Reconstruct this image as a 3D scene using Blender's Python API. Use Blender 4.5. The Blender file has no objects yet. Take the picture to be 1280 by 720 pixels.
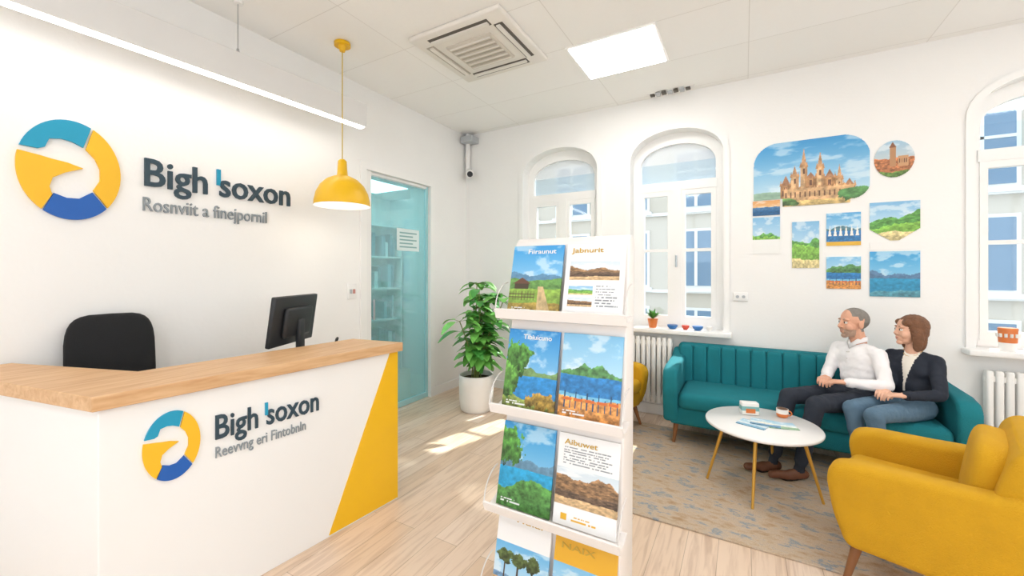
import bpy, bmesh, math, random
import numpy as np
from mathutils import Vector, Matrix
CROP=None
RG=random.Random(7)
scene=bpy.context.scene
COL=scene.collection
V=Vector
H=3.235

# ---------------------------------------------------------------- colour / materials
def l1(c): return c/12.92 if c<=0.04045 else ((c+0.055)/1.055)**2.4
def lin(c): return (l1(c[0]),l1(c[1]),l1(c[2]),1.0)
def hx(s): return (int(s[0:2],16)/255,int(s[2:4],16)/255,int(s[4:6],16)/255)
MC={}
def M(name,col,rough=.5,metal=0,bump=0,bscale=60,var=.04,vscale=4,emit=None,estr=0,sheen=0,coat=0):
    if name in MC: return MC[name]
    if isinstance(col,str): col=hx(col)
    m=bpy.data.materials.new(name); m.use_nodes=True
    nt=m.node_tree; N=nt.nodes; L=nt.links; p=N['Principled BSDF']
    p.inputs['Roughness'].default_value=rough; p.inputs['Metallic'].default_value=metal
    if sheen: p.inputs['Sheen Weight'].default_value=sheen
    if coat: p.inputs['Coat Weight'].default_value=coat
    tc=N.new('ShaderNodeTexCoord')
    n=N.new('ShaderNodeTexNoise'); n.inputs['Scale'].default_value=vscale; n.inputs['Detail'].default_value=4
    L.new(tc.outputs['Object'],n.inputs['Vector'])
    mx=N.new('ShaderNodeMix'); mx.data_type='RGBA'
    c=lin(col)
    mx.inputs['A'].default_value=tuple(min(1,x*(1-var)) for x in c[:3])+(1,)
    mx.inputs['B'].default_value=tuple(min(1,x*(1+var)) for x in c[:3])+(1,)
    L.new(n.outputs['Fac'],mx.inputs['Factor']); L.new(mx.outputs['Result'],p.inputs['Base Color'])
    if bump:
        n2=N.new('ShaderNodeTexNoise'); n2.inputs['Scale'].default_value=bscale; n2.inputs['Detail'].default_value=5
        L.new(tc.outputs['Object'],n2.inputs['Vector'])
        b=N.new('ShaderNodeBump'); b.inputs['Strength'].default_value=bump; b.inputs['Distance'].default_value=.01
        L.new(n2.outputs['Fac'],b.inputs['Height']); L.new(b.outputs['Normal'],p.inputs['Normal'])
    if emit:
        p.inputs['Emission Color'].default_value=lin(hx(emit) if isinstance(emit,str) else emit)
        p.inputs['Emission Strength'].default_value=estr
    MC[name]=m; return m

def wood_mat(name,c1,c2,along='X',scale=1.0,rough=.45):
    m=bpy.data.materials.new(name); m.use_nodes=True
    nt=m.node_tree;N=nt.nodes;L=nt.links;p=N['Principled BSDF']
    tc=N.new('ShaderNodeTexCoord'); mp=N.new('ShaderNodeMapping')
    s={'X':(1.2,14,14),'Y':(14,1.2,14),'Z':(14,14,1.2)}[along]
    mp.inputs['Scale'].default_value=[q*scale for q in s]
    n=N.new('ShaderNodeTexNoise'); n.inputs['Scale'].default_value=3; n.inputs['Detail'].default_value=6; n.inputs['Distortion'].default_value=.6
    cr=N.new('ShaderNodeValToRGB'); cr.color_ramp.elements[0].color=lin(hx(c1)); cr.color_ramp.elements[1].color=lin(hx(c2))
    cr.color_ramp.elements[0].position=.3; cr.color_ramp.elements[1].position=.7
    L.new(tc.outputs['Object'],mp.inputs[0]);L.new(mp.outputs[0],n.inputs['Vector']);L.new(n.outputs['Fac'],cr.inputs[0]);L.new(cr.outputs[0],p.inputs['Base Color'])
    p.inputs['Roughness'].default_value=rough
    return m

def floor_mat():
    m=bpy.data.materials.new('floor_planks'); m.use_nodes=True
    nt=m.node_tree;N=nt.nodes;L=nt.links;p=N['Principled BSDF']
    tc=N.new('ShaderNodeTexCoord'); mp=N.new('ShaderNodeMapping'); mp.inputs['Rotation'].default_value=(0,0,math.radians(90))
    br=N.new('ShaderNodeTexBrick'); br.inputs['Scale'].default_value=1; br.inputs['Brick Width'].default_value=1.5; br.inputs['Row Height'].default_value=.15
    br.inputs['Mortar Size'].default_value=.0014; br.inputs['Color1'].default_value=lin(hx('ead6c4')); br.inputs['Color2'].default_value=lin(hx('dcc1a6'))
    br.inputs['Mortar'].default_value=lin(hx('b39a80')); br.offset=.37
    L.new(tc.outputs['Object'],mp.inputs[0]);L.new(mp.outputs[0],br.inputs['Vector'])
    mp2=N.new('ShaderNodeMapping'); mp2.inputs['Scale'].default_value=(12,1.0,1)
    n=N.new('ShaderNodeTexNoise'); n.inputs['Scale'].default_value=3; n.inputs['Detail'].default_value=7; n.inputs['Distortion'].default_value=.8
    L.new(tc.outputs['Object'],mp2.inputs[0]);L.new(mp2.outputs[0],n.inputs['Vector'])
    cr=N.new('ShaderNodeValToRGB'); cr.color_ramp.elements[0].color=(.74,.66,.60,1); cr.color_ramp.elements[1].color=(1.06,1.06,1.06,1)
    cr.color_ramp.elements[0].position=.28; cr.color_ramp.elements[1].position=.55
    L.new(n.outputs['Fac'],cr.inputs[0])
    mx=N.new('ShaderNodeMix');mx.data_type='RGBA';mx.blend_type='MULTIPLY';mx.inputs['Factor'].default_value=.8
    L.new(br.outputs['Color'],mx.inputs['A']);L.new(cr.outputs[0],mx.inputs['B']);L.new(mx.outputs['Result'],p.inputs['Base Color'])
    p.inputs['Roughness'].default_value=.3
    return m

def ceil_mat():
    m=bpy.data.materials.new('ceiling_tiles'); m.use_nodes=True
    nt=m.node_tree;N=nt.nodes;L=nt.links;p=N['Principled BSDF']
    tc=N.new('ShaderNodeTexCoord')
    br=N.new('ShaderNodeTexBrick'); br.inputs['Scale'].default_value=1; br.inputs['Brick Width'].default_value=1.2; br.inputs['Row Height'].default_value=.62
    br.inputs['Mortar Size'].default_value=.003; br.inputs['Color1'].default_value=lin(hx('fbfaf8')); br.inputs['Color2'].default_value=lin(hx('f8f7f4'))
    br.inputs['Mortar'].default_value=lin(hx('e6e4e0')); br.offset=0
    L.new(tc.outputs['Object'],br.inputs['Vector']);L.new(br.outputs['Color'],p.inputs['Base Color'])
    n=N.new('ShaderNodeTexNoise'); n.inputs['Scale'].default_value=25;L.new(tc.outputs['Object'],n.inputs['Vector'])
    b=N.new('ShaderNodeBump'); b.inputs['Strength'].default_value=.12;b.inputs['Distance'].default_value=.01;L.new(n.outputs['Fac'],b.inputs['Height']);L.new(b.outputs['Normal'],p.inputs['Normal'])
    p.inputs['Roughness'].default_value=.9
    return m

def rug_mat():
    m=bpy.data.materials.new('rug_weave'); m.use_nodes=True
    nt=m.node_tree;N=nt.nodes;L=nt.links;p=N['Principled BSDF']
    tc=N.new('ShaderNodeTexCoord')
    mp=N.new('ShaderNodeMapping'); mp.inputs['Scale'].default_value=(1.2,2.4,1)
    L.new(tc.outputs['Object'],mp.inputs[0])
    n=N.new('ShaderNodeTexNoise'); n.inputs['Scale'].default_value=5.0; n.inputs['Detail'].default_value=6; n.inputs['Roughness'].default_value=.7
    L.new(mp.outputs[0],n.inputs['Vector'])
    cr=N.new('ShaderNodeValToRGB'); e=cr.color_ramp.elements
    e[0].position=.32;e[0].color=lin(hx('bd9a74')); e[1].position=.48;e[1].color=lin(hx('d8c2a8'))
    a=e.new(.56);a.color=lin(hx('d0beaa')); a=e.new(.595);a.color=lin(hx('93a3b0')); a=e.new(.65);a.color=lin(hx('c9b9a5')); 
    L.new(n.outputs['Fac'],cr.inputs[0])
    n2=N.new('ShaderNodeTexNoise'); n2.inputs['Scale'].default_value=160; L.new(tc.outputs['Object'],n2.inputs['Vector'])
    mx=N.new('ShaderNodeMix');mx.data_type='RGBA';mx.blend_type='MULTIPLY';mx.inputs['Factor'].default_value=.35
    L.new(cr.outputs[0],mx.inputs['A']);L.new(n2.outputs['Fac'],mx.inputs['B']);L.new(mx.outputs['Result'],p.inputs['Base Color'])
    b=N.new('ShaderNodeBump'); b.inputs['Strength'].default_value=.6;b.inputs['Distance'].default_value=.01;L.new(n2.outputs['Fac'],b.inputs['Height']);L.new(b.outputs['Normal'],p.inputs['Normal'])
    p.inputs['Roughness'].default_value=.95
    return m

def glass_mat(name,col,gl=.06,diff=0.0,dcol=(1,1,1)):
    m=bpy.data.materials.new(name); m.use_nodes=True
    nt=m.node_tree;N=nt.nodes;L=nt.links
    for n in list(N):
        if n.type=='BSDF_PRINCIPLED': N.remove(n)
    out=[n for n in N if n.type=='OUTPUT_MATERIAL'][0]
    t=N.new('ShaderNodeBsdfTransparent'); t.inputs[0].default_value=lin(col)
    g=N.new('ShaderNodeBsdfGlossy'); g.inputs['Roughness'].default_value=.05
    mx=N.new('ShaderNodeMixShader'); mx.inputs[0].default_value=gl
    L.new(t.outputs[0],mx.inputs[1]);L.new(g.outputs[0],mx.inputs[2])
    if diff:
        d=N.new('ShaderNodeBsdfDiffuse'); d.inputs[0].default_value=lin(dcol)
        m2=N.new('ShaderNodeMixShader'); m2.inputs[0].default_value=diff
        L.new(mx.outputs[0],m2.inputs[1]);L.new(d.outputs[0],m2.inputs[2]);L.new(m2.outputs[0],out.inputs[0])
    else: L.new(mx.outputs[0],out.inputs[0])
    return m

WHITE=M('white_paint','f3f2f0',.55,var=.01)
WALL=M('wall_plaster','f5f4f2',.85,bump=.12,bscale=40,var=.015)
TRIM=M('trim_white','f6f5f3',.4,var=.01)
YEL=M('yellow_gloss','ecb90c',.4)
YFAB=M('mustard_fabric','cf9c0c',.85,bump=.5,bscale=220,var=.12,vscale=9)
TEALF=M('teal_fabric','087883',.85,bump=.5,bscale=220,var=.15,vscale=9)
OAK=wood_mat('oak_counter','c99a6b','e0b98c','Y')
LEG=M('leg_wood','8a5a34',.45,var=.15)
DARK=M('dark_plastic','26282b',.45)
BLACKF=M('black_fabric','1a1b1d',.9,bump=.3,bscale=200)
CHROME=M('chrome','b9bcc0',.25,metal=1)
GOLD=M('brass_legs','d0a044',.35,metal=.5)
SLATE=M('slate_letter','2c4350',.5)
GREYL=M('grey_letter','8f979c',.5)
TEAL=M('logo_teal','1398bd',.45); BLUE=M('logo_blue','135cb2',.45); LYEL=M('logo_yellow','f2bb20',.45)

# ---------------------------------------------------------------- mesh builder
class B:
    def __init__(s): s.v=[];s.f=[];s.mi=[];s.sm=[];s.mats=[]
    def mid(s,m):
        if m not in s.mats: s.mats.append(m)
        return s.mats.index(m)
    def add(s,vs,fs,mat,smooth=False,X=None):
        o=len(s.v)
        for v in vs:
            v=V(v)
            s.v.append(tuple(X@v) if X is not None else tuple(v))
        k=s.mid(mat)
        for f in fs: s.f.append([i+o for i in f]); s.mi.append(k); s.sm.append(smooth)
    def addbm(s,bm,mat,smooth=False,X=None):
        bm.verts.index_update()
        s.add([v.co.copy() for v in bm.verts],[[v.index for v in f.verts] for f in bm.faces],mat,smooth,X); bm.free()
    def box(s,x0,x1,y0,y1,z0,z1,mat,X=None):
        vs=[(x0,y0,z0),(x1,y0,z0),(x1,y1,z0),(x0,y1,z0),(x0,y0,z1),(x1,y0,z1),(x1,y1,z1),(x0,y1,z1)]
        s.add(vs,[(0,3,2,1),(4,5,6,7),(0,1,5,4),(1,2,6,5),(2,3,7,6),(3,0,4,7)],mat,False,X)
    def rbox(s,x0,x1,y0,y1,z0,z1,bev,mat,seg=3,X=None,puff=0):
        bm=bmesh.new(); bmesh.ops.create_cube(bm,size=1)
        for v in bm.verts: v.co=V(((x0+x1)/2+v.co.x*(x1-x0),(y0+y1)/2+v.co.y*(y1-y0),(z0+z1)/2+v.co.z*(z1-z0)))
        bmesh.ops.bevel(bm,geom=bm.edges[:],offset=bev,segments=seg,affect='EDGES',profile=.5)
        s.addbm(bm,mat,True,X)
    def slab(s,prof,o,e1,e2,n,t,mat,bev=0,seg=3,smooth=True):
        o=V(o);e1=V(e1);e2=V(e2);n=V(n)
        bm=bmesh.new(); vs=[bm.verts.new(o+e1*a+e2*b) for a,b in prof]
        f=bm.faces.new(vs)
        r=bmesh.ops.extrude_face_region(bm,geom=[f])
        for g in r['geom']:
            if isinstance(g,bmesh.types.BMVert): g.co+=n*t
        bmesh.ops.recalc_face_normals(bm,faces=bm.faces[:])
        if bev: bmesh.ops.bevel(bm,geom=bm.edges[:],offset=bev,segments=seg,affect='EDGES',profile=.5,clamp_overlap=True)
        s.addbm(bm,mat,smooth and bev>0)
    def cyl(s,p0,p1,r0,r1,mat,n=16,smooth=True):
        p0=V(p0);p1=V(p1);d=(p1-p0).normalized()
        a=d.orthogonal().normalized();b=d.cross(a)
        vs=[];
        for p,r in((p0,r0),(p1,r1)):
            for i in range(n):
                t=2*math.pi*i/n; vs.append(p+(a*math.cos(t)+b*math.sin(t))*r)
        s.add(vs,[(i,(i+1)%n,n+(i+1)%n,n+i) for i in range(n)],mat,smooth)
        s.add(vs,[tuple(range(n-1,-1,-1)),tuple(range(n,2*n))],mat,False)
    def tube(s,pts,r,mat,n=8):
        for i in range(len(pts)-1):
            s.cyl(pts[i],pts[i+1],r,r,mat,n)
    def lathe(s,prof,c,mat,n=32,X=None):
        c=V(c);vs=[];
        for r,z in prof:
            for i in range(n):
                t=2*math.pi*i/n; vs.append(c+V((r*math.cos(t),r*math.sin(t),z)))
        fs=[]
        for j in range(len(prof)-1):
            for i in range(n):
                fs.append((j*n+i,j*n+(i+1)%n,(j+1)*n+(i+1)%n,(j+1)*n+i))
        s.add(vs,fs,mat,True,X)
        s.add(vs[:n],[tuple(range(n-1,-1,-1))],mat,False,X); s.add(vs[-n:],[tuple(range(n))],mat,False,X)
    def sup(s,c,r,e,mat,n=20,X=None):
        def p(w,q): return math.copysign(abs(w)**q,w)
        vs=[];fs=[];m=n//2
        for j in range(m+1):
            a=-math.pi/2+math.pi*j/m
            for i in range(n):
                b=-math.pi+2*math.pi*i/n
                vs.append((c[0]+r[0]*p(math.cos(a),e)*p(math.cos(b),e),c[1]+r[1]*p(math.cos(a),e)*p(math.sin(b),e),c[2]+r[2]*p(math.sin(a),e)))
        for j in range(m):
            for i in range(n): fs.append((j*n+i,j*n+(i+1)%n,(j+1)*n+(i+1)%n,(j+1)*n+i))
        s.add(vs,fs,mat,True,X)
    def obj(s,name,parent=None,recalc=False):
        xs=np.array(s.v); o=V(((xs[:,0].min()+xs[:,0].max())/2,(xs[:,1].min()+xs[:,1].max())/2,xs[:,2].min()))
        if parent is not None: o=V((0,0,0))
        me=bpy.data.meshes.new(name); me.from_pydata([tuple(V(v)-o) for v in s.v],[],s.f)
        for m in s.mats: me.materials.append(m)
        me.polygons.foreach_set('material_index',s.mi); me.polygons.foreach_set('use_smooth',s.sm); me.update()
        ob=bpy.data.objects.new(name,me); COL.objects.link(ob); ob.location=o
        if parent is not None:
            ob.parent=parent; ob.matrix_parent_inverse=Matrix.Translation(-parent.location)
        return ob
def empty(name,loc):
    e=bpy.data.objects.new(name,None); e.empty_display_size=.1; e.location=loc; COL.objects.link(e); return e
def attach(ob,par):
    ob.parent=par; ob.matrix_parent_inverse=Matrix.Translation(-par.location)

def text(name,body,o,ex,ey,width,cap,mat,ext=.004,off=0.0,parent=None):
    cu=bpy.data.curves.new(name,'FONT'); cu.body=body; cu.size=1; cu.extrude=0; cu.offset=off; cu.resolution_u=3
    ob=bpy.data.objects.new(name,cu); COL.objects.link(ob); cu.materials.append(mat)
    bpy.context.view_layer.update()
    w=max(ob.dimensions.x,.01); sx=width/w; sy=cap/.72
    cu.extrude=ext
    ex=V(ex).normalized();ey=V(ey).normalized();n=ex.cross(ey)
    m=Matrix.Identity(4)
    for i in range(3):
        m[i][0]=ex[i]*sx;m[i][1]=ey[i]*sy;m[i][2]=n[i];m[i][3]=V(o)[i]+n[i]*ext
    bpy.context.view_layer.update()
    dg=bpy.context.evaluated_depsgraph_get()
    me=bpy.data.meshes.new_from_object(ob.evaluated_get(dg)); me.transform(m)
    bpy.data.objects.remove(ob)
    o2=V(o); me.transform(Matrix.Translation(-o2))
    nb=bpy.data.objects.new(name,me); COL.objects.link(nb); nb.location=o2
    if parent: attach(nb,parent)
    return nb

# ---------------------------------------------------------------- ROOM
X1=6.4;Y0=-6.4
b=B(); b.box(-.3,X1+.3,Y0-.3,.35,-.1,0,floor_mat()); b.obj('floor')
b=B(); b.box(-.3,X1+.3,Y0-.3,.35,H,H+.1,ceil_mat()); b.obj('ceiling')
DY0,DY1,DZ=-1.64,-.72,2.44
b=B(); b.box(-.3,0,Y0,DY0,0,H,WALL); b.box(-.3,0,DY1,.3,0,H,WALL); b.box(-.3,0,DY0,DY1,DZ,H,WALL)
# corridor behind the glass door
b.box(-1.7,-1.6,-2.6,.3,0,2.6,WALL); b.box(-1.6,-.3,.2,.3,0,2.6,WALL); b.box(-1.6,-.3,-2.7,-2.6,0,2.6,WALL); b.box(-1.6,-.3,-2.6,.2,2.55,2.6,WALL)
b.obj('wall_left')
b=B(); b.box(-1.6,-.3,-2.6,.2,-.1,0,M('corridor_floor','d9c8b4',.4)); b.obj('floor_corridor')
GLASS=glass_mat('window_glass',(.97,.99,1),.05)
b=B(); b.box(X1,X1+.2,Y0,-5.2,0,H,WALL); b.box(X1,X1+.2,-2.4,.3,0,H,WALL); b.box(X1,X1+.2,-5.2,-2.4,0,.7,WALL); b.box(X1,X1+.2,-5.2,-2.4,2.8,H,WALL); b.obj('wall_right')
b=B(); b.box(-.3,.8,Y0-.2,Y0,0,H,WALL); b.box(5.8,X1+.2,Y0-.2,Y0,0,H,WALL); b.box(.8,5.8,Y0-.2,Y0,0,.3,WALL); b.box(.8,5.8,Y0-.2,Y0,2.95,H,WALL); b.obj('wall_rear')
e=empty('window_4',(3.3,Y0-.1,.3)); b=B()  # unseen storefront opening behind the camera, added to let in soft fill
for x in (.8,2.05,3.3,4.55,5.74): b.box(x,x+.06,Y0-.12,Y0-.05,.3,2.95,TRIM)
b.box(.8,5.8,Y0-.12,Y0-.05,.3,.36,TRIM); b.box(.8,5.8,Y0-.12,Y0-.05,2.89,2.95,TRIM); b.obj('frame',e)
e=empty('window_5',(X1+.1,-3.8,.7)); b=B()  # unseen side opening, added for more fill light
for y in (-5.2,-3.83,-2.46): b.box(X1+.05,X1+.12,y,y+.06,.7,2.8,TRIM)
b.box(X1+.05,X1+.12,-5.2,-2.4,.7,.76,TRIM); b.box(X1+.05,X1+.12,-5.2,-2.4,2.74,2.8,TRIM); b.obj('frame',e)

WINS=[(.85,1.77),(2.13,3.0),(4.66,5.56)]
ZS,ZP,ZA=.88,2.58,2.88
def arch(x0,x1,zs,za,n=20):
    c=(x0+x1)/2;h=(x1-x0)/2
    return [(c-h*math.cos(math.pi*i/n),zs+(za-zs)*math.sin(math.pi*i/n)**.85) for i in range(n+1)]
b=B(); px=0
for x0,x1 in WINS:
    b.box(px,x0,0,.3,0,H,WALL); b.box(x0,x1,0,.3,0,ZS,WALL)
    A=arch(x0,x1,ZP,ZA)
    for (a,za),(c,zc) in zip(A[:-1],A[1:]):
        vs=[(a,0,za),(c,0,zc),(c,.3,zc),(a,.3,za),(a,0,H),(c,0,H),(c,.3,H),(a,.3,H)]
        b.add(vs,[(0,3,2,1),(4,5,6,7),(0,1,5,4),(2,3,7,6)],WALL)
    px=x1
b.box(px,X1,0,.3,0,H,WALL); b.obj('wall_back')

def ring(b,P,Q,y0,y1,mat):
    n=len(P);vs=[]
    for (x,z) in P: vs+= [(x,y0,z),(x,y1,z)]
    for (x,z) in Q: vs+= [(x,y0,z),(x,y1,z)]
    fs=[];o=2*n
    for i in range(n-1):
        a,c=2*i,2*i+2
        fs+=[(a,c,c+o,a+o),(a+1,a+1+o,c+1+o,c+1),(a,a+1,c+1,c),(a+o,c+o,c+1+o,a+1+o)]
    b.add(vs,fs,mat)
def outl(x0,x1,z0,zs,za): return [(x0,z0)]+arch(x0,x1,zs,za)+[(x1,z0)]
BLG=glass_mat('blind_translucent',(.92,.94,.95),.02,.55,(.95,.96,.97))
for k,(x0,x1) in enumerate(WINS):
    e=empty('window_%d'%(k+1),((x0+x1)/2,.15,ZS))
    b=B()
    ring(b,outl(x0,x1,ZS,ZP,ZA),outl(x0+.075,x1-.075,ZS,ZP-.03,ZA-.11),.13,.20,TRIM)
    ring(b,outl(x0-.05,x1+.05,ZS,ZP,ZA+.05),outl(x0,x1,ZS,ZP,ZA),-.018,0.0,TRIM)
    c=(x0+x1)/2;zt=2.33
    b.box(x0+.06,x1-.06,.118,.202,zt-.04,zt+.05,TRIM)
    b.box(x0+.06,x1-.06,.127,.203,ZS,ZS+.06,TRIM)
    b.box(c-.045,c+.045,.112,.204,ZS+.04,zt-.02,TRIM)
    for a,d in((x0+.07,c-.04),(c+.04,x1-.07)):
        b.box(a,a+.045,.121,.181,ZS+.05,zt-.03,TRIM);b.box(d-.045,d,.121,.181,ZS+.05,zt-.03,TRIM)
        b.box(a+.04,d-.04,.123,.183,ZS+.055,ZS+.12,TRIM);b.box(a+.04,d-.04,.123,.183,zt-.09,zt-.035,TRIM)
        b.box(a+.04,d-.04,.135,.165,1.66,1.69,TRIM)
    if k==2: b.box(c-.02,c+.02,.132,.19,zt+.02,ZA-.1,TRIM)
    b.cyl((c,.10,1.5),(c,.10,1.62),.01,.01,CHROME,8)
    b.obj('frame',e)
    b=B(); b.box(x0+.06,x1-.06,.155,.158,ZS+.05,ZP,GLASS); b.obj('pane',e)
    b=B(); b.slab([(x0+.08,zt+.04)]+arch(x0+.08,x1-.08,ZP-.02,ZA-.11)+[(x1-.08,zt+.04)],(0,.168,0),(1,0,0),(0,0,1),(0,1,0),.004,BLG if k<2 else GLASS,smooth=False)
    b.obj('top_blind',e)
    b=B(); b.rbox(x0-.07,x1+.07,-.13,.13,ZS-.04,ZS+.005,.008,TRIM,2); b.obj('sill',e)

b=B(); b.box(0,.015,Y0,DY0-.07,0,.1,TRIM);b.box(0,.015,DY1+.07,0,0,.1,TRIM); b.obj('baseboard_left')
b=B(); b.box(.015,X1,-.015,0,0,.1,TRIM); b.obj('baseboard_back')
b=B()
b.box(0,.02,DY0-.07,DY0,0,DZ+.07,TRIM);b.box(0,.02,DY1,DY1+.07,0,DZ+.07,TRIM);b.box(0,.02,DY0,DY1,DZ,DZ+.07,TRIM); b.obj('trim_1')

# glass door
e=empty('door_1',(-.02,(DY0+DY1)/2,0))
DG=glass_mat('door_glass',(.80,.95,.96),.12,.22,(.80,.93,.95))
b=B(); b.box(-.045,-.035,DY0+.04,DY1-.04,.02,DZ-.04,DG); b.obj('glass_leaf',e)
b=B(); AL=M('door_frame_teal','a9d6db',.3,metal=.1)
b.box(-.055,-.0,DY0,DY0+.07,0.005,DZ-.002,WHITE); b.box(-.055,-.02,DY1-.03,DY1-.005,0.005,DZ-.01,AL)
b.box(-.055,-.02,DY0+.03,DY1-.03,DZ-.03,DZ-.002,WHITE); b.box(-.055,-.02,DY0+.03,DY1-.03,.005,.06,AL)
b.cyl((.02,DY0+.09,.98),(.02,DY0+.09,1.18),.011,.011,CHROME,10); b.cyl((-.03,DY0+.09,1.0),(.02,DY0+.09,1.0),.008,.008,CHROME,8);b.cyl((-.03,DY0+.09,1.16),(.02,DY0+.09,1.16),.008,.008,CHROME,8)
b.obj('door_frame',e)
b=B(); PAPER=M('paper_white','f4f5f4',.6); PG=M('reflection_bar','8fb8b8',.6)
b.box(-.034,-.033,-1.20,-.86,1.68,1.92,M('reflection_mint','e2f0f0',.6))  # pale rectangle and bars stand in for reflections in the door glass
for i in range(5):
    b.box(-.033,-.032,-1.16,-.90-(i%2)*.06,1.715+i*.038,1.730+i*.038,PG)
b.obj('door_reflections',e)
# corridor shelving and added fill panel seen through the glass
b=B()
for z in (.3,.75,1.2,1.65,2.1): b.box(-1.59,-1.3,-1.5,.15,z,z+.025,WHITE)
for y in (-1.5,-.68,.125): b.box(-1.59,-1.3,y,y+.025,0,2.125,WHITE)
rr=random.Random(3)
for z in (.325,.775,1.225,1.675):
    y=-1.45
    while y<.05:
        w_=rr.uniform(.03,.07); h_=rr.uniform(.2,.34)
        if rr.random()<.6 and not(-.73<y<-.63): b.box(-1.57,-1.36,y,y+w_,z,z+h_,M('binder_%d'%rr.randint(0,3),['9cc7d0','dfe8ea','5e8b98','c9d8da'][rr.randint(0,3)],.6))
        y+=w_+.004
b.obj('corridor_shelving')
b=B(); b.box(-1.25,-.65,-1.7,-.4,2.535,2.548,M('corridor_fill_glow','ffffff',.5,emit='f6ffff',estr=7)); b.obj('corridor_fill_panel')  # glowing panel added to brighten the door glass from behind

b=B(); b.rbox(0.0,.012,-1.85,-1.75,1.20,1.34,.004,WHITE,2); b.box(.012,.017,-1.83,-1.805,1.25,1.29,M('grey_plastic','b8bcc0',.5)); b.box(.012,.017,-1.795,-1.77,1.25,1.29,M('red_plastic','c88a80',.5)); b.obj('light_switch')
b=B(); b.rbox(3.08,3.2,-.012,0,1.18,1.26,.004,WHITE,2); b.cyl((3.115,-.016,1.22),(3.115,-.012,1.22),.014,.014,M('grey_plastic','b8bcc0')); b.cyl((3.165,-.016,1.22),(3.165,-.012,1.22),.014,.014,M('grey_plastic','b8bcc0')); b.obj('wall_socket')

b=B(); b.cyl((.06,-.05,2.7),(.06,-.05,H),.03,.03,WHITE); b.rbox(.02,.2,-.16,-.0,3.10,3.18,.01,M('grey_plastic','b8bcc0'),2)
b.cyl((.06,-.05,2.75),(.14,-.12,2.72),.012,.012,WHITE); b.cyl((.12,-.1,2.72),(.2,-.2,2.67),.05,.05,WHITE); b.cyl((.2,-.2,2.67),(.204,-.205,2.668),.036,.036,DARK); b.obj('security_camera')

def radiator(x0,x1,z0,z1):
    b=B(); RM=M('radiator_enamel','f2f1ee',.35)
    n=int((x1-x0)/.05)
    for i in range(n):
        x=x0+i*(x1-x0)/n
        b.rbox(x+.004,x+.044,-.11,-.045,z0,z1,.012,RM,2)
    b.box(x0,x1,-.09,-.06,z0+.03,z0+.07,RM);b.box(x0,x1,-.09,-.06,z1-.08,z1-.04,RM)
    b.box(x0+.05,x0+.09,-.05,-.001,z0+.1,z0+.14,RM);b.box(x1-.09,x1-.05,-.05,-.001,z0+.1,z0+.14,RM)
    b.cyl((x0+.03,-.075,0),(x0+.03,-.075,z0+.05),.01,.01,RM);b.cyl((x1-.03,-.075,0),(x1-.03,-.075,z0+.05),.01,.01,RM)
    b.obj('radiator')
radiator(2.05,2.56,.14,.8); radiator(4.68,5.6,.12,.74)

# ceiling cassette
b=B(); ACW=M('ac_plastic','ebe7e0',.5); ACD=M('ac_dark','5f5a52',.6); ACM=M('ac_grille','d3ccc0',.6); ACL=M('ac_line','b5aea2',.6)
ax0,ax1,ay0,ay1=.95,1.76,-2.05,-1.27
b.rbox(ax0,ax1,ay0,ay1,H-.035,H-.0,.012,ACW,2)
b.rbox(ax0+.2,ax1-.2,ay0+.2,ay1-.2,H-.05,H-.03,.008,ACM,2)
for i in range(11):
    y=ay0+.225+i*.032; b.box(ax0+.22,ax1-.22,y,y+.012,H-.056,H-.049,ACL if i%2 else ACW)
b.box(ax0+.14,ax1-.14,ay0+.06,ay0+.13,H-.039,H-.034,ACD);b.box(ax0+.14,ax1-.14,ay1-.13,ay1-.06,H-.039,H-.034,ACD)
b.box(ax0+.06,ax0+.13,ay0+.14,ay1-.14,H-.039,H-.034,ACL);b.box(ax1-.13,ax1-.06,ay0+.14,ay1-.14,H-.039,H-.034,ACD)
for (p,q) in ((ay0+.085,ay0+.115),(ay1-.115,ay1-.085)):
    b.box(ax0+.15,ax1-.15,p,q,H-.05,H-.038,ACW)
for (p,q) in ((ax0+.085,ax0+.115),(ax1-.115,ax1-.085)):
    b.box(p,q,ay0+.15,ay1-.15,H-.05,H-.038,ACW)
b.obj('ceiling_air_conditioner')
PAN=M('led_panel_glow','ffffff',.5,emit='fffefb',estr=14)
for (a,c,d,f) in ((1.95,2.6,-1.3,-.74),(3.6,4.2,-3.2,-2.6),(1.7,2.3,-5.6,-5.0),(4.4,5.0,-5.4,-4.8),(5.3,5.9,-1.9,-1.3)):  # first panel is in view; the rest are unseen, added for fill light
    b=B(); b.box(a-.02,c+.02,d-.02,f+.02,H-.012,H,TRIM); b.box(a,c,d,f,H-.016,H-.011,PAN); b.obj('ceiling_and_fill_panel')
b=B(); 
for i in range(7):
    b.box(2.35+i*.055,2.39+i*.055,-.12-.01*(i%3),-.07,H-.02-.006*(i%2),H,M('grey_plastic','b8bcc0') if i%2 else ACD)
b.box(2.33,2.76,-.13,-.06,H-.006,H,TRIM); b.obj('ceiling_vent')

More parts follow.
